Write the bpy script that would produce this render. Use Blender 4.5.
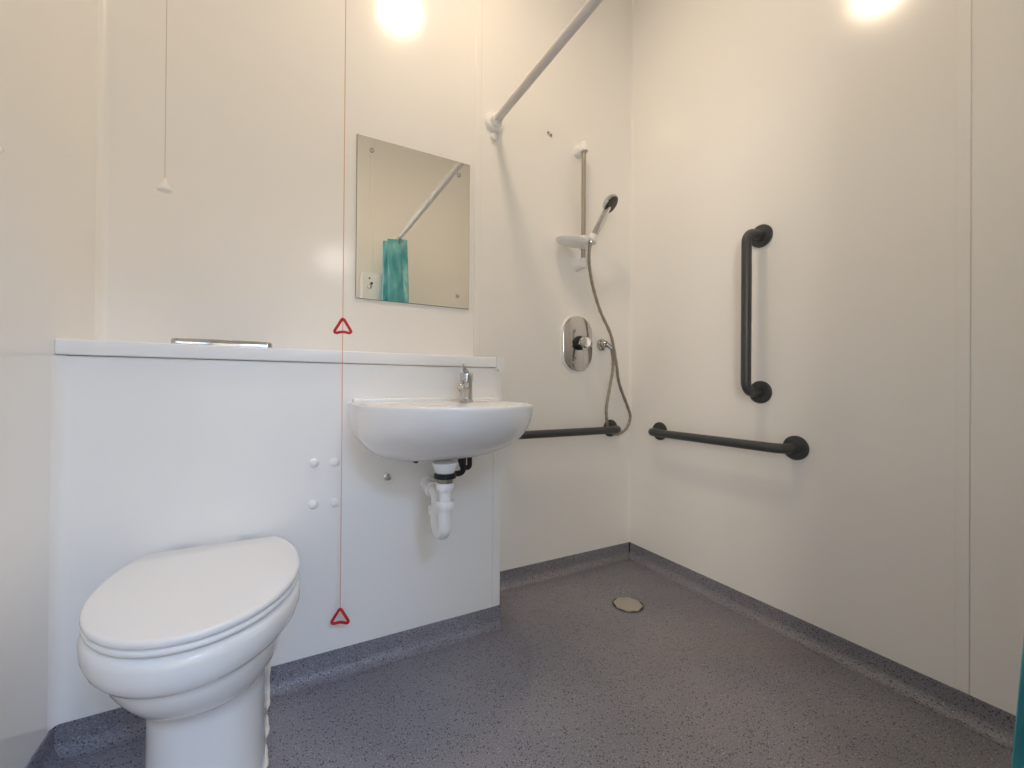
import bpy, bmesh, math, random
from mathutils import Vector, Matrix, Quaternion
random.seed(4)
SC = bpy.context.scene
COL = SC.collection
PI = math.pi
for o in list(bpy.data.objects):
    bpy.data.objects.remove(o, do_unlink=True)

# ------------------------------------------------------------------ camera, world, light, exposure
XL, XR, YB, YD, XD = -0.460, 1.608, 1.648, 1.397, 0.717     # left wall, right wall, back wall, boxing face, boxing end
YR = -0.40                                                  # rear wall (doorway behind the camera)
ZC = 2.95                                                   # ceiling
cam_data = bpy.data.cameras.new('camera')
cam = bpy.data.objects.new('camera', cam_data)
COL.objects.link(cam)
cam_data.sensor_fit = 'HORIZONTAL'
cam_data.sensor_width = 36.0
cam_data.lens = 425.3 / 1024 * 36.0
cam_data.clip_start = 0.01
ya, pi_, ro = math.radians(28.737), math.radians(0.2417), math.radians(0.43)
f0 = Vector((math.sin(ya), math.cos(ya), 0)); r0 = Vector((math.cos(ya), -math.sin(ya), 0)); u0 = Vector((0, 0, 1))
f1 = math.cos(pi_) * f0 + math.sin(pi_) * u0
u1 = -math.sin(pi_) * f0 + math.cos(pi_) * u0
r2 = math.cos(ro) * r0 + math.sin(ro) * u1
u2 = -math.sin(ro) * r0 + math.cos(ro) * u1
mw = Matrix.Identity(4)
for i in range(3):
    mw[i][0], mw[i][1], mw[i][2] = r2[i], u2[i], -f1[i]
mw[2][3] = 0.88
cam.matrix_world = mw
SC.camera = cam

w = bpy.data.worlds.new('world'); SC.world = w
w.use_nodes = True
w.node_tree.nodes['Background'].inputs[0].default_value = (0.75, 0.87, 1.0, 1)
w.node_tree.nodes['Background'].inputs[1].default_value = 0.6

LAMP_STRENGTH = 84.0
LAMP_COLOUR = (1.0, 0.78, 0.55)
ROOM_LAMP_STRENGTH = 38.0
WINDOW_POWER = 4.0
SIDE_FILL_POWER = 125.0
ROOF_WINDOW_POWER = 105.0
ld = bpy.data.lights.new('window_daylight', 'AREA')
ld.shape = 'RECTANGLE'; ld.size = 1.9; ld.size_y = 1.3
ld.energy = WINDOW_POWER; ld.color = (1.0, 0.95, 0.88)
lo = bpy.data.objects.new('window_daylight', ld); COL.objects.link(lo)
lo.location = (0.35, -4.62, 1.65); lo.rotation_euler = Vector((0, 1, 0)).to_track_quat('-Z', 'Z').to_euler()   # shines along +Y through the far window of the room behind

ld = bpy.data.lights.new('roof_window_daylight', 'AREA')
ld.shape = 'RECTANGLE'; ld.size = 1.1; ld.size_y = 0.9
ld.energy = ROOF_WINDOW_POWER; ld.color = (0.33, 0.57, 1.0)
lo = bpy.data.objects.new('roof_window_daylight', ld); COL.objects.link(lo)
lo.location = (0.45, -2.25, 2.86)                                       # daylight falling through the roof window of the room behind

ld = bpy.data.lights.new('side_fill_light', 'AREA')
ld.shape = 'RECTANGLE'; ld.size = 1.8; ld.size_y = 1.3
ld.energy = SIDE_FILL_POWER; ld.color = (1.0, 0.90, 0.78)
lo = bpy.data.objects.new('side_fill_light', ld); COL.objects.link(lo)
lo.location = (-2.02, -2.6, 1.65)   # added unseen fill light, brightens the shower corner through the doorway
lo.rotation_euler = Vector((1, 0, 0)).to_track_quat('-Z', 'Z').to_euler()

vs = SC.view_settings
vs.view_transform = 'Standard'; vs.look = 'None'; vs.gamma = 1.0; vs.use_curve_mapping = False
vs.exposure = 0.12
SC.cycles.max_bounces = 16
SC.cycles.diffuse_bounces = 14
SC.cycles.glossy_bounces = 6
SC.cycles.caustics_reflective = False
SC.cycles.sample_clamp_indirect = 8.0

# ------------------------------------------------------------------ materials
WALL_COL = (0.89, 0.878, 0.85)
def principled(name, col, rough=0.4, metal=0.0, spec=0.5):
    m = bpy.data.materials.new(name); m.use_nodes = True
    b = m.node_tree.nodes['Principled BSDF']
    b.inputs['Base Color'].default_value = (*col, 1)
    b.inputs['Roughness'].default_value = rough
    b.inputs['Metallic'].default_value = metal
    b.inputs['Specular IOR Level'].default_value = spec
    return m, m.node_tree, b

def coords(nt, scale=(1, 1, 1)):
    g = nt.nodes.new('ShaderNodeNewGeometry')
    mp = nt.nodes.new('ShaderNodeMapping')
    mp.inputs['Scale'].default_value = scale
    nt.links.new(g.outputs['Position'], mp.inputs['Vector'])
    return mp.outputs['Vector']

def noise(nt, vec, scale, detail=3.0):
    n = nt.nodes.new('ShaderNodeTexNoise')
    n.inputs['Scale'].default_value = scale; n.inputs['Detail'].default_value = detail
    nt.links.new(vec, n.inputs['Vector'])
    return n

def ramp(nt, fac, stops, interp='LINEAR'):
    r = nt.nodes.new('ShaderNodeValToRGB'); r.color_ramp.interpolation = interp
    e = r.color_ramp.elements
    while len(e) < len(stops): e.new(0.5)
    for k, (p, c) in enumerate(stops):
        e[k].position = p; e[k].color = (*c, 1)
    nt.links.new(fac, r.inputs['Fac'])
    return r.outputs['Color']

def mix(nt, fac, a, b, mode='MIX'):
    m = nt.nodes.new('ShaderNodeMix'); m.data_type = 'RGBA'; m.blend_type = mode
    if isinstance(fac, float): m.inputs['Factor'].default_value = fac
    else: nt.links.new(fac, m.inputs['Factor'])
    for v, s in ((a, 6), (b, 7)):
        if isinstance(v, tuple): m.inputs[s].default_value = (*v, 1)
        else: nt.links.new(v, m.inputs[s])
    return m.outputs[2]

def add_bump(nt, b, h, strength, dist=0.002):
    bp = nt.nodes.new('ShaderNodeBump')
    bp.inputs['Strength'].default_value = strength; bp.inputs['Distance'].default_value = dist
    nt.links.new(h, bp.inputs['Height']); nt.links.new(bp.outputs['Normal'], b.inputs['Normal'])

def wall_material():
    m, nt, b = principled('wall_cladding', WALL_COL, 0.155, 0, 0.5)
    v = coords(nt, (1, 1, 0.12))
    n = noise(nt, v, 2.2, 1)
    add_bump(nt, b, n.outputs['Fac'], 0.10, 0.006)
    return m

def floor_material():
    m, nt, b = principled('speckled_safety_vinyl', (0.2, 0.2, 0.23), 0.42, 0, 0.4)
    v = coords(nt)
    big = noise(nt, v, 3.0, 4)
    base = ramp(nt, big.outputs['Fac'], [(0.3, (0.198, 0.194, 0.224)), (0.7, (0.262, 0.252, 0.280))])
    fine = noise(nt, v, 260.0, 3)
    c1 = mix(nt, 0.55, base, ramp(nt, fine.outputs['Fac'], [(0.36, (0.25, 0.25, 0.26)), (0.64, (0.78, 0.78, 0.79))]), 'OVERLAY')
    vo = nt.nodes.new('ShaderNodeTexVoronoi'); vo.inputs['Scale'].default_value = 150.0; vo.inputs['Randomness'].default_value = 1.0
    nt.links.new(v, vo.inputs['Vector'])
    sep = nt.nodes.new('ShaderNodeSeparateColor'); nt.links.new(vo.outputs['Color'], sep.inputs['Color'])
    def speck(chan, lo, radius):
        a = nt.nodes.new('ShaderNodeMath'); a.operation = 'GREATER_THAN'; a.inputs[1].default_value = lo
        nt.links.new(sep.outputs[chan], a.inputs[0])
        d = nt.nodes.new('ShaderNodeMath'); d.operation = 'LESS_THAN'; d.inputs[1].default_value = radius
        nt.links.new(vo.outputs['Distance'], d.inputs[0])
        q = nt.nodes.new('ShaderNodeMath'); q.operation = 'MULTIPLY'
        nt.links.new(a.outputs[0], q.inputs[0]); nt.links.new(d.outputs[0], q.inputs[1])
        return q.outputs[0]
    c2 = mix(nt, speck('Red', 0.58, 0.33), c1, (0.070, 0.068, 0.080))
    c3 = mix(nt, speck('Green', 0.80, 0.24), c2, (0.44, 0.44, 0.46))
    # worn stains with their own outline
    st = noise(nt, coords(nt, (1, 1, 1)), 1.6, 5)
    c4 = mix(nt, ramp(nt, st.outputs['Fac'], [(0.56, (0, 0, 0)), (0.70, (0.3, 0.3, 0.3))]), c3, (0.30, 0.215, 0.20))
    nt.links.new(c4, b.inputs['Base Color'])
    add_bump(nt, b, fine.outputs['Fac'], 0.25, 0.001)
    return m

def curtain_material():
    m, nt, b = principled('teal_curtain_fabric', (0.05, 0.3, 0.34), 0.75, 0, 0.2)
    v = coords(nt, (1, 1, 0.35))
    n = noise(nt, v, 16.0, 5)
    nt.links.new(ramp(nt, n.outputs['Fac'], [(0.35, (0.07, 0.29, 0.33)), (0.52, (0.13, 0.43, 0.48)), (0.70, (0.36, 0.64, 0.67))]), b.inputs['Base Color'])
    return m

WALL = wall_material()
FLOOR = floor_material()
TEAL = curtain_material()
CEIL = principled('white_ceiling_paint', (0.86, 0.85, 0.83), 0.8)[0]
TRIM = principled('white_pvc_trim', (0.89, 0.878, 0.85), 0.25)[0]
SHELFM = principled('white_laminate', (0.87, 0.865, 0.855), 0.3)[0]
CERAMIC = principled('white_glazed_ceramic', (0.87, 0.865, 0.855), 0.08, 0, 0.55)[0]
SEATM = principled('white_seat_plastic', (0.87, 0.865, 0.855), 0.25)[0]
PLASTIC = principled('white_pipe_plastic', (0.87, 0.865, 0.855), 0.3)[0]
POLEM = principled('white_coated_pole', (0.66, 0.64, 0.62), 0.35)[0]
SEAL = principled('yellowed_sealant', (0.82, 0.78, 0.69), 0.5)[0]
CHROME = principled('chrome', (0.58, 0.58, 0.58), 0.09, 1.0)[0]
STEEL = principled('brushed_steel', (0.46, 0.42, 0.36), 0.32, 1.0)[0]
MIRROR = principled('mirror_silver', (0.97, 0.965, 0.92), 0.004, 1.0)[0]
GLASSEDGE = principled('mirror_edge', (0.16, 0.20, 0.18), 0.2)[0]
CHAR = principled('charcoal_powder_coat', (0.047, 0.051, 0.055), 0.38, 0, 0.5)[0]
BLACK = principled('black_rubber', (0.010, 0.010, 0.011), 0.5)[0]
DARK = principled('dark_spray_face', (0.035, 0.033, 0.03), 0.4)[0]
RED = principled('red_plastic', (0.60, 0.012, 0.016), 0.35)[0]
CORD = principled('red_cord', (0.72, 0.34, 0.24), 0.7)[0]
WCORD = principled('white_cord', (0.62, 0.58, 0.53), 0.7)[0]
DRAINM = principled('drain_cover_plastic', (0.42, 0.39, 0.33), 0.4)[0]
DRAINF = principled('drain_frame_plastic', (0.19, 0.18, 0.18), 0.5)[0]
HOSE = principled('grey_brown_hose', (0.33, 0.29, 0.23), 0.38, 0.55)[0]
BEIGE = principled('carpet', (0.36, 0.33, 0.29), 0.9)[0]
PAINT = principled('bedroom_paint', (0.82, 0.82, 0.81), 0.7)[0]

def emission(name, col, strength):
    m = bpy.data.materials.new(name); m.use_nodes = True
    b = m.node_tree.nodes['Principled BSDF']
    b.inputs['Base Color'].default_value = (0.8, 0.8, 0.8, 1)
    b.inputs['Emission Color'].default_value = (*col, 1)
    b.inputs['Emission Strength'].default_value = strength
    return m
LAMPM = emission('lit_opal_diffuser', LAMP_COLOUR, LAMP_STRENGTH)
LAMPM2 = emission('lit_bedroom_diffuser', (1.0, 0.95, 0.88), ROOM_LAMP_STRENGTH)

# ------------------------------------------------------------------ geometry helpers (all in world coordinates)
def box(bm, x0, x1, y0, y1, z0, z1, bev=0.0, seg=2):
    r = bmesh.ops.create_cube(bm, size=1.0)
    vs_ = r['verts']
    for v in vs_:
        v.co = Vector(((x0 + x1) / 2 + v.co.x * (x1 - x0), (y0 + y1) / 2 + v.co.y * (y1 - y0), (z0 + z1) / 2 + v.co.z * (z1 - z0)))
    if bev:
        es = list({e for v in vs_ for e in v.link_edges})
        bmesh.ops.bevel(bm, geom=es, offset=bev, segments=seg, affect='EDGES', profile=0.5)
    return bm

def loft(bm, rings, cap0=True, cap1=True, closed=True):
    R = [[bm.verts.new(p) for p in ring] for ring in rings]
    n = len(R[0])
    for a, b in zip(R[:-1], R[1:]):
        for i in range(n if closed else n - 1):
            j = (i + 1) % n
            bm.faces.new((a[i], a[j], b[j], b[i]))
    if cap0: bm.faces.new(list(reversed(R[0])))
    if cap1: bm.faces.new(R[-1])
    return bm

def frame(d):
    d = Vector(d).normalized()
    a = Vector((0, 0, 1)) if abs(d.z) < 0.9 else Vector((1, 0, 0))
    u = d.cross(a).normalized(); v = d.cross(u).normalized()
    return u, v, d

def lathe(bm, profile, origin, axis=(0, 0, 1), n=32, cap0=True, cap1=True):
    """profile: list of (radius, distance along axis)"""
    u, v, d = frame(axis); o = Vector(origin)
    rings = [[o + d * h + (u * math.cos(2 * PI * k / n) + v * math.sin(2 * PI * k / n)) * max(r, 1e-5) for k in range(n)] for r, h in profile]
    return loft(bm, rings, cap0, cap1)

def smooth_path(pts, sub=8):
    P = [Vector(p) for p in pts]
    P = [2 * P[0] - P[1]] + P + [2 * P[-1] - P[-2]]
    out = []
    for i in range(1, len(P) - 2):
        for k in range(sub):
            t = k / sub
            a, b, c, d = P[i - 1], P[i], P[i + 1], P[i + 2]
            out.append(0.5 * ((2 * b) + (c - a) * t + (2 * a - 5 * b + 4 * c - d) * t * t + (3 * b - a - 3 * c + d) * t ** 3))
    out.append(P[-2])
    return out

def tube(bm, path, r, n=16, caps=True, closed=False):
    P = [Vector(p) for p in path]
    m = len(P)
    def tan(i):
        if closed: return (P[(i + 1) % m] - P[i - 1]).normalized()
        return (P[min(i + 1, m - 1)] - P[max(i - 1, 0)]).normalized()
    t = tan(0); u, _, _ = frame(t)
    rings = []
    for i in range(m):
        t2 = tan(i)
        q = t.rotation_difference(t2); u = (q @ u); u = (u - t2 * u.dot(t2)).normalized(); t = t2
        v = t.cross(u)
        rr = r(i / max(1, m - 1)) if callable(r) else r
        rings.append([P[i] + (u * math.cos(2 * PI * k / n) + v * math.sin(2 * PI * k / n)) * rr for k in range(n)])
    if closed:
        rings.append(rings[0])
        R = [[bm.verts.new(p) for p in ring] for ring in rings[:-1]]
        for a in range(m):
            A, B = R[a], R[(a + 1) % m]
            for i in range(n):
                j = (i + 1) % n
                bm.faces.new((A[i], A[j], B[j], B[i]))
        return bm
    return loft(bm, rings, caps, caps)

def arc_path(pts, rad, seg=8):
    """polyline with rounded corners"""
    P = [Vector(p) for p in pts]; out = [P[0]]
    for a, b, c in zip(P[:-2], P[1:-1], P[2:]):
        d1 = (a - b).normalized(); d2 = (c - b).normalized()
        ang = d1.angle(d2); tl = rad / math.tan(ang / 2)
        s = b + d1 * tl; e = b + d2 * tl
        ctr = b + (d1 + d2).normalized() * (rad / math.sin(ang / 2))
        v1 = s - ctr; v2 = e - ctr
        for k in range(seg + 1):
            out.append(ctr + v1.normalized().slerp(v2.normalized(), k / seg) * v1.length)
    out.append(P[-1])
    return out

def prism(bm, pts, d):
    """outline pts (3D, planar) extruded by vector d"""
    d = Vector(d)
    return loft(bm, [[Vector(p) for p in pts], [Vector(p) + d for p in pts]])

# ------------------------------------------------------------------ object helpers
def finish(bm, name, mat, angle=40):
    bmesh.ops.remove_doubles(bm, verts=bm.verts, dist=1e-6)
    bmesh.ops.recalc_face_normals(bm, faces=bm.faces)
    for f in bm.faces: f.smooth = True
    me = bpy.data.meshes.new(name)
    bm.to_mesh(me); bm.free()
    me.set_sharp_from_angle(angle=math.radians(angle))
    me.materials.append(mat)
    return me

def root_loc(p):
    while p.parent: p = p.parent
    return p.location

def obj(name, bm, mat, parent=None, loc=None, label=None, angle=40):
    me = finish(bm, name, mat, angle)
    o = bpy.data.objects.new(name, me); COL.objects.link(o)
    L = root_loc(parent) if parent else Vector(loc or (0, 0, 0))
    me.transform(Matrix.Translation(-L))
    if parent: o.parent = parent
    else: o.location = L
    if label: o['label'] = label
    return o

def thing(name, label, cat, loc, group=None):
    o = bpy.data.objects.new(name, None); COL.objects.link(o)
    o.empty_display_size = 0.05
    o.location = loc; o['label'] = label; o['category'] = cat
    if group: o['group'] = group
    return o

def tag(o, label, cat, group=None):
    o['label'] = label; o['category'] = cat
    if group: o['group'] = group
    return o

def struct(name, bm, mat, loc=(0, 0, 0), angle=40):
    o = obj(name, bm, mat, None, loc, None, angle)
    o['kind'] = 'structure'
    return o

NB = bmesh.new

# ------------------------------------------------------------------ structure: the room
T = 0.10
struct('floor', box(NB(), XL - T, XR + T, YR - 0.15, YB + T, -0.08, 0.0), FLOOR)
struct('ceiling', box(NB(), XL - T, XR + T, YR - 0.15, YB + T, ZC, ZC + 0.08), CEIL)
struct('wall_back', box(NB(), XL - T, XR + T, YB, YB + T, 0, ZC), WALL)
struct('wall_left', box(NB(), XL - T, XL, YR - 0.15, YB, 0, ZC), WALL)
struct('wall_right', box(NB(), XR, XR + T, YR - 0.15, YB, 0, ZC), WALL)
DX0, DX1, DZ = -0.42, 0.50, 2.05
bm = NB()
box(bm, XL, DX0, YR - 0.12, YR, 0, ZC); box(bm, DX1, XR, YR - 0.12, YR, 0, ZC); box(bm, DX0, DX1, YR - 0.12, YR, DZ, ZC)
struct('wall_rear', bm, WALL)
# boxed-in pipework (duct panel) along the back wall
struct('wall_duct', box(NB(), XL, XD, YD, YB, 0, 0.944, 0.0), WALL)

# joints and corner trims
struct('trim_1', box(NB(), 0.716, 0.744, YB - 0.004, YB, 0.99, ZC, 0.0015, 1), TRIM)                 # joint strip on back wall
struct('trim_2', box(NB(), XR - 0.0025, XR, 0.404, 0.432, 0.074, ZC, 0.0015, 1), TRIM)              # joint strip on right wall
def bead(x, y, sx, sy, z0, z1, r):
    pts = [(x, y, z0), (x + sx * r, y, z0)]
    for k in range(1, 7):
        a = k / 6 * PI / 2
        pts.append((x + sx * r * (1 - math.sin(a)), y + sy * r * (1 - math.cos(a)), z0))
    return prism(NB(), pts, (0, 0, z1 - z0))
struct('trim_3', bead(XL, YB, 1, -1, 0.984, ZC, 0.022), TRIM)
struct('trim_4', bead(XR, YB, -1, -1, 0.074, ZC, 0.010), TRIM)
struct('trim_5', bead(XL, YD, 1, -1, 0.074, 0.944, 0.026), TRIM)
bm = NB()
box(bm, XD - 0.028, XD + 0.003, YD - 0.003, YD, 0.074, 0.944, 0.001, 1); box(bm, XD, XD + 0.003, YD, YD + 0.028, 0.074, 0.944, 0.001, 1)
struct('trim_6', bm, TRIM)
struct('trim_7', box(NB(), 0.655, 0.685, YR, YR + 0.004, 0.074, ZC, 0.0015, 1), TRIM)               # joint strip on rear wall
bm = NB()
for x0, x1, z0, z1 in ((DX0 - 0.035, DX0, 0, DZ + 0.06), (DX1, DX1 + 0.06, 0, DZ + 0.06), (DX0, DX1, DZ, DZ + 0.06)):
    box(bm, x0, x1, YR, YR + 0.015, z0, z1, 0.003, 1)
struct('trim_8', bm, SHELFM)                                                                          # door surround

# coved vinyl skirting
def cove(a, b, nrm, h=0.072, t=0.004, r=0.032):
    a, b, nrm = Vector(a), Vector(b), Vector(nrm)
    prof = [(0, 0), (0, h), (t, h), (t, r)]
    for k in range(1, 8):
        ang = k / 8 * PI / 2
        prof.append((t + r * (1 - math.cos(ang)), r * (1 - math.sin(ang))))
    prof.append((t + r, 0.0008))
    prof.append((t + r, 0))
    return loft(NB(), [[p + nrm * d + Vector((0, 0, z)) for d, z in prof] for p in (a, b)])
struct('baseboard_back', cove((XD + 0.004, YB, 0), (XR, YB, 0), (0, -1, 0)), FLOOR)
struct('baseboard_right', cove((XR, YB, 0), (XR, YR, 0), (-1, 0, 0)), FLOOR)
struct('baseboard_left', cove((XL, YD, 0), (XL, YR, 0), (1, 0, 0)), FLOOR)
struct('baseboard_duct', cove((-0.018, YD, 0), (XD, YD, 0), (0, -1, 0)), FLOOR)
struct('baseboard_duct_left', cove((XL, YD, 0), (-0.235, YD, 0), (0, -1, 0)), FLOOR)
struct('baseboard_duct_end', box(NB(), XD, XD + 0.004, YD - 0.004, YB, 0, 0.072), FLOOR)
struct('baseboard_rear', cove((DX1 + 0.06, YR, 0), (XR, YR, 0), (0, 1, 0)), FLOOR)
struct('trim_9', box(NB(), XR - 0.0085, XR - 0.0045, YB - 0.0085, YB - 0.0045, 0.012, 0.074), BLACK)  # open skirting joint

# the bedroom beyond the doorway (daylight comes in through its window)
BX0, BX1, BY0, BY1, BZ = -1.9, 2.6, -4.5, YR - 0.15, 2.75
struct('floor_bedroom', box(NB(), BX0, BX1, BY0, BY1, -0.08, -0.004), BEIGE)
bm = NB()
SX0, SX1, SY0, SY1 = -0.10, 1.00, -2.70, -1.80
box(bm, BX0, SX0, BY0, BY1, BZ, BZ + 0.08); box(bm, SX1, BX1, BY0, BY1, BZ, BZ + 0.08)
box(bm, SX0, SX1, BY0, SY0, BZ, BZ + 0.08); box(bm, SX0, SX1, SY1, BY1, BZ, BZ + 0.08)
struct('ceiling_bedroom', bm, PAINT)
bm = NB()
for x0, x1, y0, y1 in ((SX0, SX0 + 0.05, SY0, SY1), (SX1 - 0.05, SX1, SY0, SY1), (SX0 + 0.05, SX1 - 0.05, SY0, SY0 + 0.05), (SX0 + 0.05, SX1 - 0.05, SY1 - 0.05, SY1)):
    box(bm, x0, x1, y0, y1, BZ, BZ + 0.08, 0.004, 1)
struct('window_2', bm, SHELFM)
bm = NB()
box(bm, BX0 - T, BX0, BY0, -3.5, 0, BZ); box(bm, BX0 - T, BX0, -1.7, BY1, 0, BZ); box(bm, BX0 - T, BX0, -3.5, -1.7, 0, 1.0); box(bm, BX0 - T, BX0, -3.5, -1.7, 2.3, BZ)
struct('wall_bedroom_left', bm, PAINT)
bm = NB()
for y0, y1, z0, z1 in ((-3.5, -3.44, 1.0, 2.3), (-1.76, -1.7, 1.0, 2.3), (-3.44, -1.76, 1.0, 1.06), (-3.44, -1.76, 2.24, 2.3), (-2.63, -2.57, 1.06, 2.24)):
    box(bm, BX0 - 0.07, BX0 - 0.02, y0, y1, z0, z1, 0.004, 1)
struct('fill_window_frame', bm, SHELFM)  # made-up window frame, unseen, around the opening for the added side fill
struct('wall_bedroom_right', box(NB(), BX1, BX1 + T, BY0, BY1, 0, BZ), PAINT)
bm = NB()
WX0, WX1, WZ0, WZ1 = -0.6, 1.3, 1.0, 2.3
box(bm, BX0, WX0, BY0 - T, BY0, 0, BZ); box(bm, WX1, BX1, BY0 - T, BY0, 0, BZ); box(bm, WX0, WX1, BY0 - T, BY0, 0, WZ0); box(bm, WX0, WX1, BY0 - T, BY0, WZ1, BZ)
struct('wall_bedroom_far', bm, PAINT)
bm = NB()
box(bm, BX0, XL - T, BY1, BY1 + 0.03, 0, BZ); box(bm, XR + T, BX1, BY1, BY1 + 0.03, 0, BZ)
box(bm, XL - T, DX0, BY1, BY1 + 0.03, 0, BZ); box(bm, DX1, XR + T, BY1, BY1 + 0.03, 0, BZ); box(bm, DX0, DX1, BY1, BY1 + 0.03, DZ, BZ)
struct('wall_bedroom_near', bm, PAINT)
bm = NB()
for x0, x1, z0, z1 in ((WX0, WX0 + 0.06, WZ0, WZ1), (WX1 - 0.06, WX1, WZ0, WZ1), (WX0 + 0.06, WX1 - 0.06, WZ0, WZ0 + 0.06), (WX0 + 0.06, WX1 - 0.06, WZ1 - 0.06, WZ1), (0.32, 0.38, WZ0 + 0.06, WZ1 - 0.06)):
    box(bm, x0, x1, BY0 - 0.07, BY0 - 0.02, z0, z1, 0.004, 1)
struct('window_1', bm, SHELFM)

# ------------------------------------------------------------------ lamps
LX, LY = 0.555, 1.00
t = thing('ceiling_lamp', 'round opal bulkhead lamp on the bathroom ceiling', 'ceiling lamp', (LX, LY, ZC))
obj('base', lathe(NB(), [(0.125, 0), (0.125, -0.062), (0.121, -0.070), (0.106, -0.070), (0.104, -0.060)], (LX, LY, ZC)), PLASTIC, t)
obj('diffuser', lathe(NB(), [(0.103, -0.060), (0.103, -0.066), (0.092, -0.075), (0.065, -0.082), (0.035, -0.085), (0.0, -0.086)], (LX, LY, ZC), cap0=True, cap1=False), LAMPM, t)
t = thing('ceiling_lamp', 'round lamp on the ceiling of the room beyond the doorway', 'ceiling lamp', (0.70, -3.37, BZ))
obj('base', lathe(NB(), [(0.17, 0), (0.17, -0.02), (0.165, -0.024)], (0.70, -3.37, BZ)), PLASTIC, t)
obj('diffuser', lathe(NB(), [(0.155, -0.024), (0.155, -0.06), (0.14, -0.09), (0.08, -0.11), (0.0, -0.115)], (0.70, -3.37, BZ), cap1=False), LAMPM2, t)

# ------------------------------------------------------------------ shelf
SZ0, SZ1, SY = 0.946, 0.983, 1.383
t = thing('shelf', 'long white ledge shelf capping the boxed-in pipework panel', 'shelf', (0.13, YD, SZ0))
bm = box(NB(), XL, 0.708, SY, YB, SZ0, SZ1, 0.004, 3)
obj('board', bm, SHELFM, t)
bm = box(NB(), 0.7082, 0.721, SY + 0.0002, YB, SZ0 - 0.003, SZ1 + 0.001, 0.0015, 2)
pts = [(0.690, SY - 0.009, SZ1 + 0.0015), (0.690, SY - 0.009, SZ0 - 0.004), (0.698, SY - 0.009, SZ0 - 0.004), (0.698, SY - 0.009, SZ0 - 0.016), (0.7215, SY - 0.009, SZ0 - 0.016), (0.7215, SY - 0.009, SZ1 + 0.0015)]
prism(bm, pts, (0, 0.0088, 0))
obj('end_cap', bm, SHELFM, t, label='stepped white plastic end cap')

# flush plate lying in the shelf top
t = thing('flush_plate', 'flat chrome flush plate lying on the white shelf above the toilet', 'flush plate', (-0.136, 1.50, SZ1))
def rounded_rect(cx, cy, w, d, r, z, seg=6):
    pts = []
    for qx, qy, a0 in ((1, 1, 0), (-1, 1, PI / 2), (-1, -1, PI), (1, -1, 1.5 * PI)):
        for k in range(seg + 1):
            a = a0 + k / seg * PI / 2
            pts.append(Vector((cx + qx * (w / 2 - r) + r * math.cos(a), cy + qy * (d / 2 - r) + r * math.sin(a), z)))
    return pts
bm = NB()
loft(bm, [rounded_rect(-0.136, 1.50, 0.236, 0.15, 0.012, SZ1), rounded_rect(-0.136, 1.50, 0.236, 0.15, 0.012, SZ1 + 0.015), rounded_rect(-0.136, 1.50, 0.231, 0.145, 0.012, SZ1 + 0.018)])
obj('plate', bm, CHROME, t)
for x0, x1 in ((-0.225, -0.125), (-0.120, -0.047)):
    obj('button', box(NB(), x0, x1, 1.455, 1.545, SZ1 + 0.018, SZ1 + 0.0215, 0.0015, 2), CHROME, t)

# ------------------------------------------------------------------ mirror
t = thing('mirror', 'frameless rectangular wall mirror above the wash basin', 'mirror', (0.468, YB, 1.198))
MX0, MX1, MZ0, MZ1 = 0.244, 0.692, 1.198, 1.801
obj('backing', box(NB(), MX0, MX1, YB - 0.005, YB, MZ0, MZ1), GLASSEDGE, t)
obj('glass', box(NB(), MX0 + 0.0012, MX1 - 0.0012, YB - 0.0062, YB - 0.005, MZ0 + 0.0012, MZ1 - 0.0012), MIRROR, t)
for x, z in ((0.297, 1.754), (0.643, 1.746), (0.641, 1.247), (0.293, 1.245)):
    obj('screw', lathe(NB(), [(0.0085, 0), (0.0085, -0.003), (0.006, -0.0065), (0.0, -0.0075)], (x, YB - 0.0062, z), (0, 1, 0), 20, cap1=False), CHROME, t)

# ------------------------------------------------------------------ curtain rail and curtain
PX, PZ = 0.805, 2.013
t = thing('curtain_rail', 'white shower curtain pole running out from the back wall', 'curtain rail', (PX, YB, PZ))
obj('pole', lathe(NB(), [(0.0165, -0.006), (0.0165, -(YB - YR) + 0.006)], (PX, YB, PZ), (0, 1, 0), 24), POLEM, t)
for s, y in ((-1, YB), (1, YR)):
    obj('flange', lathe(NB(), [(0.044, 0), (0.044, s * 0.008), (0.038, s * 0.016), (0.026, s * 0.018), (0.025, s * 0.04), (0.022, s * 0.042), (0.0175, s * 0.042)], (PX, y, PZ), (0, 1, 0), 32), PLASTIC, t)
bm = NB()
lathe(bm, [(0.017, 0), (0.017, -0.010), (0.013, -0.014), (0.0, -0.014)], (PX - 0.002, YB, PZ - 0.062), (0, 1, 0), 24, cap1=False)
tag(obj('screw_cap', bm, PLASTIC, None, (PX - 0.002, YB, PZ - 0.062)), 'small white plug on the wall just under the curtain pole flange', 'screw cap')

def curtain():
    bm = NB()
    NS, NZ = 96, 40
    z1, z0 = 1.992, 0.10
    rings = []
    for iz in range(NZ + 1):
        z = z1 + (z0 - z1) * iz / NZ
        k = iz / NZ
        yf = 0.040 + 0.154 * k ** 0.75 + 0.004 * math.sin(5 * k)
        yb = -0.27 - 0.04 * k
        amp = 0.088 + 0.012 * k
        row = []
        for i in range(NS + 1):
            s = i / NS
            y = yf + (yb - yf) * s + 0.010 * math.sin(2 * PI * 9.2 * s + 1.2 * k) * min(1, 4 * s)
            x = 0.80 + amp * (math.sin(2 * PI * 4.6 * s + 0.5 * math.sin(2.3 * k)) + 0.22 * math.sin(2 * PI * 10 * s + 2 * k)) * (0.55 + 0.45 * math.sin(PI * min(1, s * 1.1)))
            row.append(Vector((x, y, z)))
        rings.append(row)
    loft(bm, rings, False, False, closed=False)
    return bm
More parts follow.
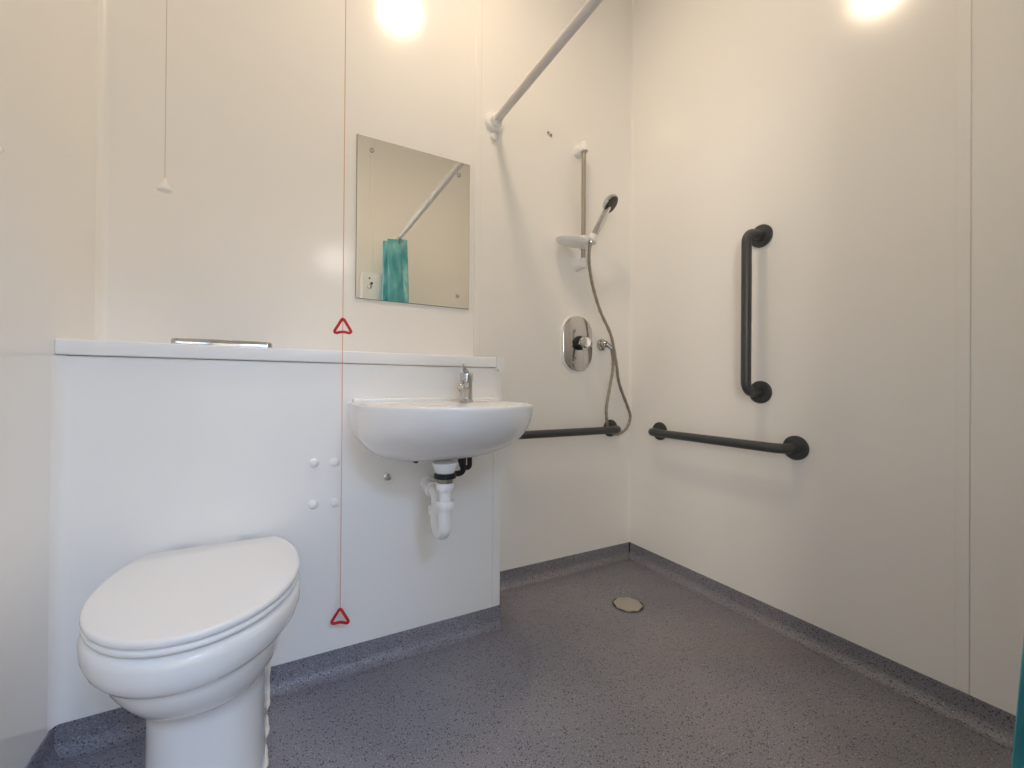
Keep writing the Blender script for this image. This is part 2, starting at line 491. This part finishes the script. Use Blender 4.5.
CBASE = (0.80, -0.10, 0.10)
t = thing('shower_curtain', 'teal mottled shower curtain bunched at the rear end of its pole', 'curtain', CBASE)
c = obj('fabric', curtain(), TEAL, t, angle=180)
md = c.modifiers.new('thickness', 'SOLIDIFY'); md.thickness = 0.0016
for y in (0.02, -0.045, -0.11, -0.175, -0.24):
    pts = [(PX + 0.024 * math.cos(a), y + 0.002 * math.sin(2 * a), PZ - 0.006 + 0.026 * math.sin(a)) for a in [2 * PI * k / 24 for k in range(24)]]
    obj('ring', tube(NB(), pts, 0.0025, 8, closed=True), PLASTIC, t)
obj('care_tag', box(NB(), 0.832, 0.86, 0.036, 0.038, 1.925, 1.95, 0.0005, 1), PLASTIC, t, label='small white sewn-on tag')

# ------------------------------------------------------------------ paper dispenser on the rear wall (seen in the mirror)
t = thing('paper_dispenser', 'white wall dispenser with round-cornered cover, seen only in the mirror', 'dispenser', (0.70, YR, 1.5))
bm = NB()
def rr_xz(x0, x1, z0, z1, r, y, seg=5):
    pts = []
    for cx, cz, a0 in ((x1 - r, z1 - r, 0), (x0 + r, z1 - r, PI / 2), (x0 + r, z0 + r, PI), (x1 - r, z0 + r, 1.5 * PI)):
        for k in range(seg + 1):
            a = a0 + k / seg * PI / 2
            pts.append(Vector((cx + r * math.cos(a), y, cz + r * math.sin(a))))
    return pts
loft(bm, [rr_xz(0.575, 0.80, 1.46, 1.80, 0.03, YR), rr_xz(0.575, 0.80, 1.46, 1.80, 0.03, YR + 0.09), rr_xz(0.585, 0.79, 1.47, 1.79, 0.025, YR + 0.10)])
obj('cover', bm, PLASTIC, t)
for x, z, r in ((0.638, 1.745, 0.007), (0.655, 1.705, 0.011)):
    obj('lock', lathe(NB(), [(r, 0), (r, 0.003), (r * 0.6, 0.004)], (x, YR + 0.10, z), (0, 1, 0), 16), DARK, t)

# ------------------------------------------------------------------ grab rails
def grab_rail(label, a, b, nrm, so=0.079, r=0.0175):
    a, b, nrm = Vector(a), Vector(b), Vector(nrm)
    t = thing('grab_rail', label, 'grab rail', (a + b) / 2, 'charcoal grab rails on the shower walls')
    path = arc_path([a + nrm * 0.010, a + nrm * so, b + nrm * so, b + nrm * 0.010], 0.040, 10)
    obj('bar', tube(NB(), path, r, 24), CHAR, t)
    for p in (a, b):
        obj('flange', lathe(NB(), [(0.043, 0), (0.043, 0.006), (0.040, 0.010), (0.022, 0.012), (0.0215, 0.018), (0.0178, 0.019)], p, nrm, 36), CHAR, t)
    return t
grab_rail('horizontal charcoal grab rail on the back wall behind the wash basin', (0.870, YB, 0.670), (1.471, YB, 0.670), (0, -1, 0))
grab_rail('horizontal charcoal grab rail low on the right wall', (XR, 1.449, 0.668), (XR, 0.837, 0.668), (-1, 0, 0))
grab_rail('upright charcoal grab rail on the right wall', (XR, 0.964, 0.863), (XR, 0.964, 1.457), (-1, 0, 0), 0.092)

# ------------------------------------------------------------------ shower set
RX, RY = 1.256, 1.600
t = thing('shower_riser_rail', 'slim vertical steel riser rail with white end brackets in the shower', 'shower rail', (RX, YB, 1.47))
obj('rail', lathe(NB(), [(0.0105, 1.462), (0.0105, 2.008)], (RX, RY, 0), n=20), STEEL, t)
def bracket(z, up):
    bm = NB()
    lathe(bm, [(0.020, -0.020), (0.020, 0.016), (0.016, 0.022), (0.0, 0.023)] if up > 0 else [(0.019, 0.020), (0.019, -0.016), (0.015, -0.022), (0.0, -0.023)], (RX, RY, z), n=24, cap1=False)
    rings = []
    for y, hw, hh in ((YB, 0.027, 0.030), (YB - 0.010, 0.027, 0.030), (YB - 0.026, 0.021, 0.022), (RY, 0.018, 0.018)):
        rings.append([Vector((RX + hw * math.cos(2 * PI * k / 20), y, z - 0.002 * up + hh * math.sin(2 * PI * k / 20))) for k in range(20)])
    loft(bm, rings)
    return bm
obj('bracket', bracket(2.010, 1), PLASTIC, t)
obj('bracket', bracket(1.462, -1), PLASTIC, t)

DZ0 = 1.545
t = thing('soap_dish', 'white oval soap dish with slider clipped on the shower riser rail', 'soap dish', (RX, RY, DZ0))
bm = NB()
def oval(cx, cy, a, b, z, n=36, tilt=0.0):
    return [Vector((cx + a * math.cos(2 * PI * k / n), cy + b * math.sin(2 * PI * k / n), z + tilt * math.cos(2 * PI * k / n))) for k in range(n)]
cx, cy = 1.178, 1.585
loft(bm, [oval(cx, cy, 0.045, 0.026, DZ0 - 0.016), oval(cx, cy, 0.068, 0.042, DZ0 - 0.013), oval(cx, cy, 0.080, 0.052, DZ0 - 0.002), oval(cx, cy, 0.084, 0.056, DZ0 + 0.008), oval(cx, cy, 0.082, 0.054, DZ0 + 0.010), oval(cx, cy, 0.077, 0.049, DZ0 + 0.006), oval(cx, cy, 0.060, 0.036, DZ0 - 0.006), oval(cx, cy, 0.03, 0.02, DZ0 - 0.008)])
obj('dish', bm, PLASTIC, t)
bm = NB()
loft(bm, [oval(1.262, 1.582, 0.030, 0.026, DZ0 + 0.012, tilt=-0.008), oval(1.264, 1.580, 0.044, 0.036, DZ0 + 0.018, tilt=-0.012), oval(1.264, 1.580, 0.043, 0.035, DZ0 + 0.023, tilt=-0.012), oval(1.264, 1.580, 0.030, 0.024, DZ0 + 0.024, tilt=-0.008)])
lathe(bm, [(0.014, -0.026), (0.019, -0.022), (0.020, 0.018), (0.017, 0.026), (0.0108, 0.027)], (RX, RY, DZ0 + 0.006), n=24)
obj('slider', bm, PLASTIC, t)
HD = Vector((0.066, -0.045, 0.165)).normalized()          # direction of the hand shower's handle
HB = Vector((1.279, 1.556, 1.575))
bm = NB()
tube(bm, [(RX + 0.004, RY - 0.012, DZ0 + 0.010), (RX + 0.016, 1.572, DZ0 + 0.016), HB - HD * 0.008], 0.013, 16)
lathe(bm, [(0.0145, -0.020), (0.0185, -0.016), (0.0195, 0.012), (0.0150, 0.014)], HB, HD, 20)
obj('holder', bm, PLASTIC, t)

t = thing('hand_shower', 'chrome hand shower with dark spray face tilted in its holder', 'shower head', HB)
bm = NB()
lathe(bm, [(0.0105, -0.030), (0.0140, -0.012), (0.0160, 0.03), (0.0155, 0.09), (0.0145, 0.13), (0.0155, 0.148), (0.012, 0.160)], HB, HD, 24)
obj('handle', bm, CHROME, t)
HC = HB + HD * 0.173
FN = Vector((0.36, -0.70, -0.62)).normalized()             # spray face looks out into the shower and down
bm = NB()
lathe(bm, [(0.0, -0.024), (0.022, -0.021), (0.037, -0.011), (0.044, 0.002), (0.045, 0.008), (0.042, 0.012), (0.0, 0.012)], HC, FN, 36, cap0=False, cap1=False)
obj('head', bm, CHROME, t)
bm = NB()
lathe(bm, [(0.038, 0.0122), (0.038, 0.0145), (0.034, 0.016), (0.0, 0.0165)], HC, FN, 36, cap1=False)
u, v, d = frame(FN)
for rr, nn in ((0.010, 6), (0.021, 12), (0.030, 18)):
    for k in range(nn):
        p = HC + d * 0.0158 + (u * math.cos(2 * PI * k / nn) + v * math.sin(2 * PI * k / nn)) * rr
        lathe(bm, [(0.0014, 0), (0.0010, 0.0022)], p, d, 6)
obj('spray_face', bm, DARK, t)

OX, OZ = 1.412, 1.088
t = thing('hose_outlet', 'small round chrome hose outlet elbow beside the shower valve', 'hose outlet', (OX, YB, OZ))
obj('rose', lathe(NB(), [(0.031, 0), (0.031, -0.005), (0.027, -0.012), (0.018, -0.014), (0.018, -0.034), (0.014, -0.039), (0.0, -0.039)], (OX, YB, OZ), (0, 1, 0), 32, cap1=False), CHROME, t)
obj('spout', tube(NB(), smooth_path([(OX, YB - 0.026, OZ), (OX + 0.012, YB - 0.034, OZ - 0.004), (OX + 0.024, YB - 0.042, OZ - 0.016)], 6), 0.0125, 18), CHROME, t)

hp = [tuple(HB - HD * 0.030), (1.268, 1.572, 1.50), (1.284, 1.585, 1.43), (1.315, 1.597, 1.352), (1.362, 1.600, 1.245), (1.418, 1.586, 1.128), (1.453, 1.586, 0.996), (1.480, 1.592, 0.893), (1.548, 1.604, 0.777), (1.567, 1.606, 0.724),
      (1.545, 1.612, 0.668), (1.490, 1.617, 0.642), (1.443, 1.618, 0.662), (1.421, 1.612, 0.705), (1.408, 1.604, 0.770), (1.424, 1.602, 0.863), (1.444, 1.602, 0.952), (1.447, 1.604, 1.016), (1.442, 1.605, 1.050), (OX + 0.026, YB - 0.044, OZ - 0.020)]
hpath = smooth_path(hp, 10)
bm = NB()
tube(bm, hpath, lambda q: 0.0072 + 0.0006 * math.sin(q * 900), 12)
tag(obj('shower_hose', bm, HOSE, None, (1.42, 1.60, 0.635)), 'grey-brown shower hose looping down in the corner to the rail', 'hose')

VX, VZ = 1.255, 1.084
t = thing('shower_valve', 'oval chrome shower mixer valve plate on the back wall', 'shower valve', (VX, YB, VZ))
def stadium(cx, cz, w, h, y, n=16):
    r = w / 2; pts = []
    for k in range(n + 1):
        a = k / n * PI; pts.append(Vector((cx + r * math.cos(a), y, cz + h / 2 - r + r * math.sin(a))))
    for k in range(n + 1):
        a = PI + k / n * PI; pts.append(Vector((cx + r * math.cos(a), y, cz - h / 2 + r + r * math.sin(a))))
    return pts
obj('back_plate', loft(NB(), [stadium(VX, VZ, 0.184, 0.276, YB), stadium(VX, VZ, 0.184, 0.276, YB - 0.010), stadium(VX, VZ, 0.180, 0.272, YB - 0.012)]), PLASTIC, t, label='white rim behind the chrome face')
obj('face_plate', loft(NB(), [stadium(VX, VZ, 0.172, 0.264, YB - 0.012), stadium(VX, VZ, 0.172, 0.264, YB - 0.015), stadium(VX, VZ, 0.164, 0.256, YB - 0.018)]), principled('satin_chrome', (0.58, 0.57, 0.56), 0.14, 1.0)[0], t)
kz = VZ + 0.002
obj('collar', lathe(NB(), [(0.034, -0.018), (0.034, -0.030), (0.028, -0.034), (0.026, -0.046)], (VX, YB, kz), (0, 1, 0), 28), BLACK, t)
obj('knob', lathe(NB(), [(0.024, -0.046), (0.026, -0.049), (0.027, -0.074), (0.023, -0.080), (0.0, -0.081)], (VX, YB, kz), (0, 1, 0), 28, cap1=False), CHROME, t)
bm = NB()
rings = []
for q in range(7):
    s = q / 6
    c = Vector((VX - 0.006 * s, YB - 0.064 - 0.020 * s, kz - 0.020 - 0.085 * s)); hw, ht = 0.012 - 0.004 * s, 0.006 - 0.002 * s
    rings.append([c + Vector((hw * math.cos(2 * PI * k / 14), ht * math.sin(2 * PI * k / 14), 0)) for k in range(14)])
loft(bm, rings)
obj('lever', bm, CHROME, t)

# ------------------------------------------------------------------ small wall fixings
def fixing(name, label, cat, mat, p, nrm, prof, group=None):
    o = obj(name, lathe(NB(), prof, p, nrm, 20, cap1=False), mat, None, p)
    return tag(o, label, cat, group)
capp = [(0.013, 0), (0.013, 0.003), (0.010, 0.0065), (0.005, 0.008), (0.0, 0.0083)]
for (x, z, lab) in ((0.094, 0.645, 'upper left white screw cap of four on the panel between toilet and basin'),
                    (0.152, 0.643, 'upper right white screw cap of four, beside the red cord'),
                    (0.094, 0.522, 'lower left white screw cap of four on the panel between toilet and basin'),
                    (0.153, 0.519, 'lower right white screw cap of four, beside the red cord')):
    fixing('screw_cap', lab, 'screw cap', PLASTIC, (x, YD, z), (0, -1, 0), capp, 'white screw caps on the panel')
fixing('bolt', 'bare metal bolt sticking out of the panel left below the basin', 'bolt', CHROME, (0.309, YD, 0.583), (0, -1, 0),
       [(0.011, 0), (0.011, 0.003), (0.0075, 0.0035), (0.0075, 0.022), (0.006, 0.024), (0.0, 0.024)])
t = thing('wall_hook', 'tiny chrome double screw hook high on the shower wall', 'hook', (1.090, YB, 2.050))
for dx, dz in ((-0.007, 0.003), (0.008, -0.004)):
    obj('screw', lathe(NB(), [(0.0055, 0), (0.0055, -0.004), (0.004, -0.006), (0.0, -0.006)], (1.090 + dx, YB - 0.002, 2.050 + dz), (0, 1, 0), 14, cap1=False), STEEL, t)
obj('plate', box(NB(), 1.076, 1.104, YB - 0.002, YB, 2.041, 2.058, 0.0008, 1), TRIM, t)
fixing('screw_cap', 'pale screw cap on the left wall at the picture edge', 'screw cap', TRIM, (XL, 1.153, 1.313), (1, 0, 0), [(0.007, 0), (0.007, 0.002), (0.005, 0.004), (0.0, 0.0045)])

# ------------------------------------------------------------------ pull cords
CX, CY = 0.166, 1.355
t = thing('alarm_pull_cord', 'red emergency pull cord with two red triangle handles left of the basin', 'pull cord', (CX, CY, 0.166))
obj('cord', lathe(NB(), [(0.0011, 0.217), (0.0011, ZC - 0.03)], (CX, CY, 0), n=8), CORD, t)
obj('ceiling_rose', lathe(NB(), [(0.04, ZC), (0.04, ZC - 0.022), (0.03, ZC - 0.03), (0.0, ZC - 0.03)], (CX, CY, 0), n=28, cap1=False), PLASTIC, t)
def triangle(zt, yaw):
    e = Vector((math.cos(yaw), math.sin(yaw), 0)); top = Vector((CX, CY, zt))
    A = top; hw, h = 0.0275, 0.046
    B = top + e * hw + Vector((0, 0, -h)); C_ = top - e * hw + Vector((0, 0, -h))
    def corner(p, a, b, rad=0.007, n=6):
        d1 = (a - p).normalized(); d2 = (b - p).normalized()
        s, q = p + d1 * rad * 1.5, p + d2 * rad * 1.5
        return [s * (1 - k / n) ** 2 + p * 2 * (k / n) * (1 - k / n) + q * (k / n) ** 2 for k in range(n + 1)]
    path = corner(A, C_, B) + corner(B, A, C_)
    m1 = (B + C_) / 2 + Vector((0, 0, 0.003))
    path += [B * 0.66 + C_ * 0.34 + Vector((0, 0, 0.002)), m1, B * 0.34 + C_ * 0.66 + Vector((0, 0, 0.002))]
    path += corner(C_, B, A)
    bm = tube(NB(), path, 0.0042, 10, closed=True)
    return bm
obj('pull_handle', triangle(1.080, -0.45), RED, t, label='upper red triangle handle, at shelf height')
obj('pull_handle', triangle(0.216, -0.40), RED, t, label='lower red triangle handle, near the floor')

WX, WY = -0.273, 1.45
t = thing('light_pull_cord', 'white light-switch pull cord with a small acorn pull above the toilet', 'pull cord', (WX, WY, 1.392))
obj('cord', lathe(NB(), [(0.0010, 1.425), (0.0010, ZC - 0.03)], (WX, WY, 0), n=8), WCORD, t)
obj('acorn', lathe(NB(), [(0.0, 1.394), (0.010, 1.394), (0.0165, 1.396), (0.0170, 1.401), (0.013, 1.409), (0.007, 1.416), (0.0045, 1.426), (0.003, 1.430), (0.0, 1.430)], (WX, WY, 0), n=24, cap0=False, cap1=False), PLASTIC, t)
obj('ceiling_switch', lathe(NB(), [(0.042, ZC), (0.042, ZC - 0.022), (0.03, ZC - 0.03), (0.0, ZC - 0.03)], (WX, WY, 0), n=28, cap1=False), PLASTIC, t)

# ------------------------------------------------------------------ wash basin
BCX, BA, BZT, BYC = 0.455, 0.267, 0.826, 1.25
BP = YD - 0.98                                              # projection from the panel
def d_outline(a, p, z, yc_frac=0.35, yback=YD, n=44, cx=BCX):
    """D plan: straight sides from the wall, then half an ellipse; a = half width, p = projection"""
    ys = p * yc_frac; b = p - ys
    pts = []
    for k in range(7):
        pts.append(Vector((cx + a, yback - ys * k / 7, z)))
    for k in range(n + 1):
        ang = k / n * PI
        pts.append(Vector((cx + a * math.cos(ang), yback - ys - b * math.sin(ang), z)))
    for k in range(7):
        pts.append(Vector((cx - a, yback - ys * (6 - k) / 7, z)))
    return pts
t = thing('wash_basin', 'white ceramic wall-hung wash basin below the mirror', 'wash basin', (BCX, YD, 0.66))
rings = []
H = 0.189
for d in (0.965, 0.94, 0.90, 0.85, 0.78, 0.70, 0.60, 0.50, 0.40, 0.30, 0.20, 0.12):
    sa = (1 - d ** 3.0) ** (1 / 2.7); sp = (1 - d ** 2.0) ** (1 / 2.1)
    rings.append(d_outline(BA * max(sa, 0.2), BP * sp, BZT - H * d, 0.35))
for da, dz in ((0.001, 0.013), (0.0, 0.006), (0.0015, 0.0022), (0.005, 0.0)):
    rings.append(d_outline(BA - da, BP - da, BZT - dz, 0.35))
# inner bowl, set forward of the tap ledge
def inner(a, p, z, back):
    return d_outline(a, p, z, 0.25, back)
for a, yb, yf, dz in ((0.238, 1.290, 1.008, 0.002), (0.230, 1.284, 1.015, 0.008), (0.212, 1.274, 1.030, 0.040), (0.180, 1.262, 1.052, 0.080), (0.130, 1.245, 1.09, 0.108), (0.06, 1.215, 1.14, 0.120), (0.025, 1.195, 1.160, 0.123)):
    rings.append(inner(a, yb - yf, BZT - dz, yb))
obj('bowl', loft(NB(), rings), CERAMIC, t, angle=60)
obj('back_ledge', box(NB(), BCX - 0.255, BCX + 0.240, YD - 0.026, YD, BZT - 0.004, BZT + 0.012, 0.005, 3), CERAMIC, t)
obj('waste', lathe(NB(), [(0.024, 0), (0.024, 0.002), (0.018, 0.003), (0.0, 0.001)], (BCX, 1.178, BZT - 0.123), n=24, cap1=False), CHROME, t)
bm = tube(NB(), [(0.385, YD, 0.640), (0.385, 1.335, 0.640), (0.385, 1.33, 0.675)], 0.010, 12)
obj('fixing_bracket', bm, BLACK, t)

TX, TY = 0.552, 1.325
t = thing('basin_tap', 'chrome single-lever mixer tap standing on the right of the basin', 'tap', (TX, TY, BZT))
obj('body', lathe(NB(), [(0.0235, 0), (0.0235, 0.005), (0.0205, 0.008), (0.0200, 0.064), (0.0215, 0.068), (0.0220, 0.092), (0.019, 0.097), (0.0, 0.098)], (TX, TY, BZT), n=32, cap1=False), CHROME, t)
SD = Vector((-0.52, -0.85, 0)).normalized(); SP = Vector((-SD.y, SD.x, 0))
def bar_rings(stations):
    rings = []
    for p, hw, hh, up in stations:
        p = Vector(p); up = Vector(up)
        ring = []
        for k in range(20):
            a = 2 * PI * k / 20; c_, s_ = math.cos(a), math.sin(a)
            sgn = lambda q: math.copysign(abs(q) ** 0.55, q)
            ring.append(p + SP * hw * sgn(c_) + up * hh * sgn(s_))
        rings.append(ring)
    return rings
o0 = Vector((TX, TY, BZT + 0.055))
bm = loft(NB(), bar_rings([(o0 + SD * 0.012, 0.014, 0.016, (0, 0, 1)), (o0 + SD * 0.045 + Vector((0, 0, 0.002)), 0.0125, 0.013, (0, 0, 1)), (o0 + SD * 0.085 + Vector((0, 0, -0.002)), 0.0115, 0.010, (0, 0, 1)), (o0 + SD * 0.105 + Vector((0, 0, -0.006)), 0.011, 0.009, (0, 0, 1)), (o0 + SD * 0.110 + Vector((0, 0, -0.008)), 0.008, 0.006, (0, 0, 1))]))
sp = obj('spout', bm, CHROME, t)
npos = o0 + SD * 0.094 + Vector((0, 0, -0.010))
obj('nozzle', lathe(NB(), [(0.0095, 0), (0.0095, -0.010), (0.008, -0.012), (0.0, -0.011)], npos, (0, 0, 1), 20, cap1=False), STEEL, sp)
l0 = Vector((TX, TY, BZT + 0.096))
bm = loft(NB(), bar_rings([(l0 - SD * 0.010, 0.010, 0.005, (0, 0, 1)), (l0 + SD * 0.012 + Vector((0, 0, 0.004)), 0.0095, 0.005, (0, 0, 1)), (l0 + SD * 0.045 + Vector((0, 0, 0.014)), 0.0065, 0.0035, (0, 0, 1)), (l0 + SD * 0.070 + Vector((0, 0, 0.026)), 0.0045, 0.003, (0, 0, 1))]))
obj('lever', bm, CHROME, t)
obj('tail_pipe', tube(NB(), arc_path([(0.535, 1.305, 0.672), (0.535, 1.305, 0.592), (0.500, 1.322, 0.588), (0.497, 1.345, 0.64)], 0.016, 6), 0.0095, 14), BLACK, t, label='black flexible hose bent under the basin')
obj('tail_pipe', tube(NB(), arc_path([(0.568, 1.330, 0.68), (0.568, 1.330, 0.602), (0.548, 1.345, 0.602), (0.545, 1.360, 0.63)], 0.010, 6), 0.0085, 14), BLACK, t, label='black flexible hose hooked under the basin, further right')

# waste trap under the basin
QX, QY = 0.427, 1.180
t = thing('waste_trap', 'white plastic waste pipe and trap hanging below the basin', 'waste trap', (QX, QY, 0.435))
obj('tailpiece', lathe(NB(), [(0.026, 0.625), (0.030, 0.632), (0.038, 0.652), (0.038, 0.656)], (QX, QY, 0), n=32), CERAMIC, t)
obj('seal_ring', lathe(NB(), [(0.026, 0.609), (0.032, 0.611), (0.0325, 0.622), (0.028, 0.626)], (QX, QY, 0), n=32), BLACK, t)
bm = lathe(NB(), [(0.0225, 0.594), (0.0225, 0.612)], (QX, QY, 0), n=32)
for k in range(4):
    z = 0.596 + k * 0.004
    lathe(bm, [(0.0226, z), (0.0238, z + 0.001), (0.0226, z + 0.002)], (QX, QY, 0), n=32)
obj('thread', bm, STEEL, t)
def nut(z0, z1, r, o=(QX, QY, 0), ax=(0, 0, 1), n=36):
    rings = []
    u, v, d = frame(ax); o = Vector(o)
    for z, s in ((z0, 0.94), (z0 + 0.003, 1.0), (z1 - 0.003, 1.0), (z1, 0.94)):
        rings.append([o + d * z + (u * math.cos(2 * PI * k / n) + v * math.sin(2 * PI * k / n)) * r * s * (1.0 if k % 3 else 0.955) for k in range(n)])
    return loft(NB(), rings)
obj('nut', nut(0.574, 0.597, 0.0255), PLASTIC, t)
obj('pipe', lathe(NB(), [(0.0168, 0.535), (0.0168, 0.578)], (QX, QY, 0), n=28), PLASTIC, t)
obj('nut', nut(0.520, 0.545, 0.0285), PLASTIC, t)
UY = 1.246
up = arc_path([(QX, QY, 0.528), (QX, QY, 0.4425), (QX, UY, 0.4425), (QX, UY, 0.500)], 0.0325, 10)
obj('u_bend', tube(NB(), up, 0.0205, 24), PLASTIC, t)
obj('nut', nut(0.490, 0.512, 0.0270, (QX, UY, 0)), PLASTIC, t)
obj('wall_pipe', tube(NB(), arc_path([(QX, UY, 0.50), (QX, UY, 0.548), (QX + 0.016, YD, 0.548)], 0.024, 8), 0.0185, 22), PLASTIC, t)
obj('nut', nut(1.305, 1.326, 0.0255, (QX + 0.0075, 0, 0.548), (0, 1, 0)), PLASTIC, t)
obj('wall_flange', lathe(NB(), [(0.025, 0), (0.025, -0.008), (0.022, -0.014), (0.0188, -0.016)], (QX + 0.016, YD, 0.548), (0, 1, 0), 28), PLASTIC, t)

# ------------------------------------------------------------------ toilet
KX, KY = -0.141, 1.165
def egg(hw, yf, z, yback, nb=2.6, bb=0.27, n=72, nf=2.0):
    """egg plan: front half (super)ellipse, back half superellipse cut off straight at yback"""
    pts = []
    bf = KY - yf
    half = n // 2
    for k in range(half + 1):                               # front, right to left
        a = k / half * PI
        c_, s_ = math.cos(a), math.sin(a)
        pts.append(Vector((KX + hw * math.copysign(abs(c_) ** (2 / nf), c_), KY - bf * abs(s_) ** (2 / nf), z)))
    m = 12
    for k in range(1, m + 1):                               # left side to the back
        dy = (yback - KY) * k / m
        wv = hw * max(0.0, 1 - (dy / bb) ** nb) ** (1 / nb)
        pts.append(Vector((KX - wv, KY + dy, z)))
    for k in range(m, 0, -1):
        dy = (yback - KY) * k / m
        wv = hw * max(0.0, 1 - (dy / bb) ** nb) ** (1 / nb)
        pts.append(Vector((KX + wv, KY + dy, z)))
    return pts
t = thing('toilet', 'white back-to-wall toilet with the lid down', 'toilet', (KX, 1.2, 0))
YK = YD - 0.001
rings = []
for z, hw, yf, nb, bb, nf, dx in ((0.0, 0.109, 1.008, 5, 0.40, 2.6, 0.013), (0.012, 0.107, 1.012, 5, 0.40, 2.6, 0.013), (0.12, 0.105, 1.016, 5, 0.40, 2.6, 0.013), (0.215, 0.105, 1.012, 5, 0.40, 2.5, 0.013), (0.242, 0.105, 1.006, 4.6, 0.38, 2.4, 0.0125),
                              (0.252, 0.111, 0.994, 4.2, 0.36, 2.3, 0.013), (0.262, 0.122, 0.978, 3.8, 0.34, 2.15, 0.010), (0.278, 0.138, 0.956, 3.2, 0.31, 2.05, 0.008), (0.298, 0.148, 0.939, 2.7, 0.275, 2.0, 0.004), (0.318, 0.156, 0.927, 2.5, 0.262, 2.0, 0.001), (0.335, 0.160, 0.920, 2.4, 0.255, 2.0, 0.0),
                              (0.344, 0.161, 0.918, 2.4, 0.255, 2.0, -0.001), (0.347, 0.166, 0.915, 2.5, 0.265, 2.0, 0.0), (0.351, 0.176, 0.908, 2.6, 0.285, 2.0, 0), (0.362, 0.185, 0.900, 2.6, 0.285, 2.0, 0), (0.380, 0.191, 0.8935, 2.6, 0.285, 2.0, 0), (0.402, 0.192, 0.892, 2.6, 0.285, 2.0, 0), (0.412, 0.190, 0.894, 2.6, 0.285, 2.0, 0), (0.418, 0.185, 0.899, 2.6, 0.285, 2.0, 0), (0.420, 0.176, 0.908, 2.6, 0.285, 2.0, 0),
                              (0.420, 0.150, 0.935, 2.6, 0.285, 2.0, 0)):
    KX = -0.141 + dx
    rings.append(egg(hw, yf, z, YK, nb, bb, 72, nf))
obj('pan', loft(NB(), rings), CERAMIC, t, angle=60)
KX = -0.141
YS = 1.372
def slab(z0, z1, hw, yf, r):
    rings = []
    for z, dd in ((z0, r), (z0 + r * 0.35, r * 0.3), (z0 + r, 0.0), (z1 - r, 0.0), (z1 - r * 0.55, r * 0.16), (z1 - r * 0.2, r * 0.5), (z1, r * 1.3)):
        rings.append(egg(hw - dd, yf + dd, z, YS - dd * 0.5, 2.3, 0.272))
    return loft(NB(), rings)
obj('seat', slab(0.4252, 0.4362, 0.189, 0.896, 0.004), SEATM, t, angle=60)
obj('lid', slab(0.4374, 0.4538, 0.190, 0.896, 0.006), SEATM, t, angle=60)
for s in (-1, 1):
    obj('hinge', lathe(NB(), [(0.010, -0.022), (0.011, -0.018), (0.011, 0.018), (0.010, 0.022)], (KX + s * 0.075, 1.382, 0.432), (1, 0, 0), 16), CHROME, t)
# bead of sealant: down the wall joint on the right and along the foot
def foot_edge(sgn):
    pts = [Vector((KX + 0.016 + sgn * 0.106, YD - 0.006, 0.100)), Vector((KX + 0.016 + sgn * 0.107, YD - 0.006, 0.055)), Vector((KX + 0.016 + sgn * 0.107, YD - 0.010, 0.012))]
    for k in range(1, 10):
        y = YD - 0.010 - k * 0.036
        pts.append(Vector((KX + 0.016 + sgn * (0.1045 + 0.003 * math.sin(k * 2.1)), y, 0.004)))
    return pts
for s in (1,):
    p = smooth_path(foot_edge(s), 6)
    obj('sealant', tube(NB(), p, lambda q: 0.0042 + 0.0022 * math.sin(q * 37) * math.sin(q * 11 + 1), 10), SEAL, t, label='lumpy yellowed sealant bead along the foot')

# ------------------------------------------------------------------ floor drain
t = thing('floor_drain', 'round pale drain cover set in the shower floor', 'drain', (1.242, 1.279, 0))
obj('frame', lathe(NB(), [(0.066, 0.0), (0.066, 0.0012), (0.061, 0.0018), (0.060, 0.0008)], (1.242, 1.279, 0), n=48), DRAINF, t)
obj('recess', lathe(NB(), [(0.0598, 0.0008), (0.0598, 0.0014)], (1.242, 1.279, 0), n=48), BLACK, t)
bm = NB()
n = 72
def scallop(r, z): return [Vector((1.242 + (r + 0.0022 * math.cos(8 * 2 * PI * k / n)) * math.cos(2 * PI * k / n), 1.279 + (r + 0.0022 * math.cos(8 * 2 * PI * k / n)) * math.sin(2 * PI * k / n), z)) for k in range(n)]
loft(bm, [scallop(0.054, 0.0014), scallop(0.054, 0.0050), scallop(0.051, 0.0065), scallop(0.020, 0.0070)])
obj('cover', bm, DRAINM, t)
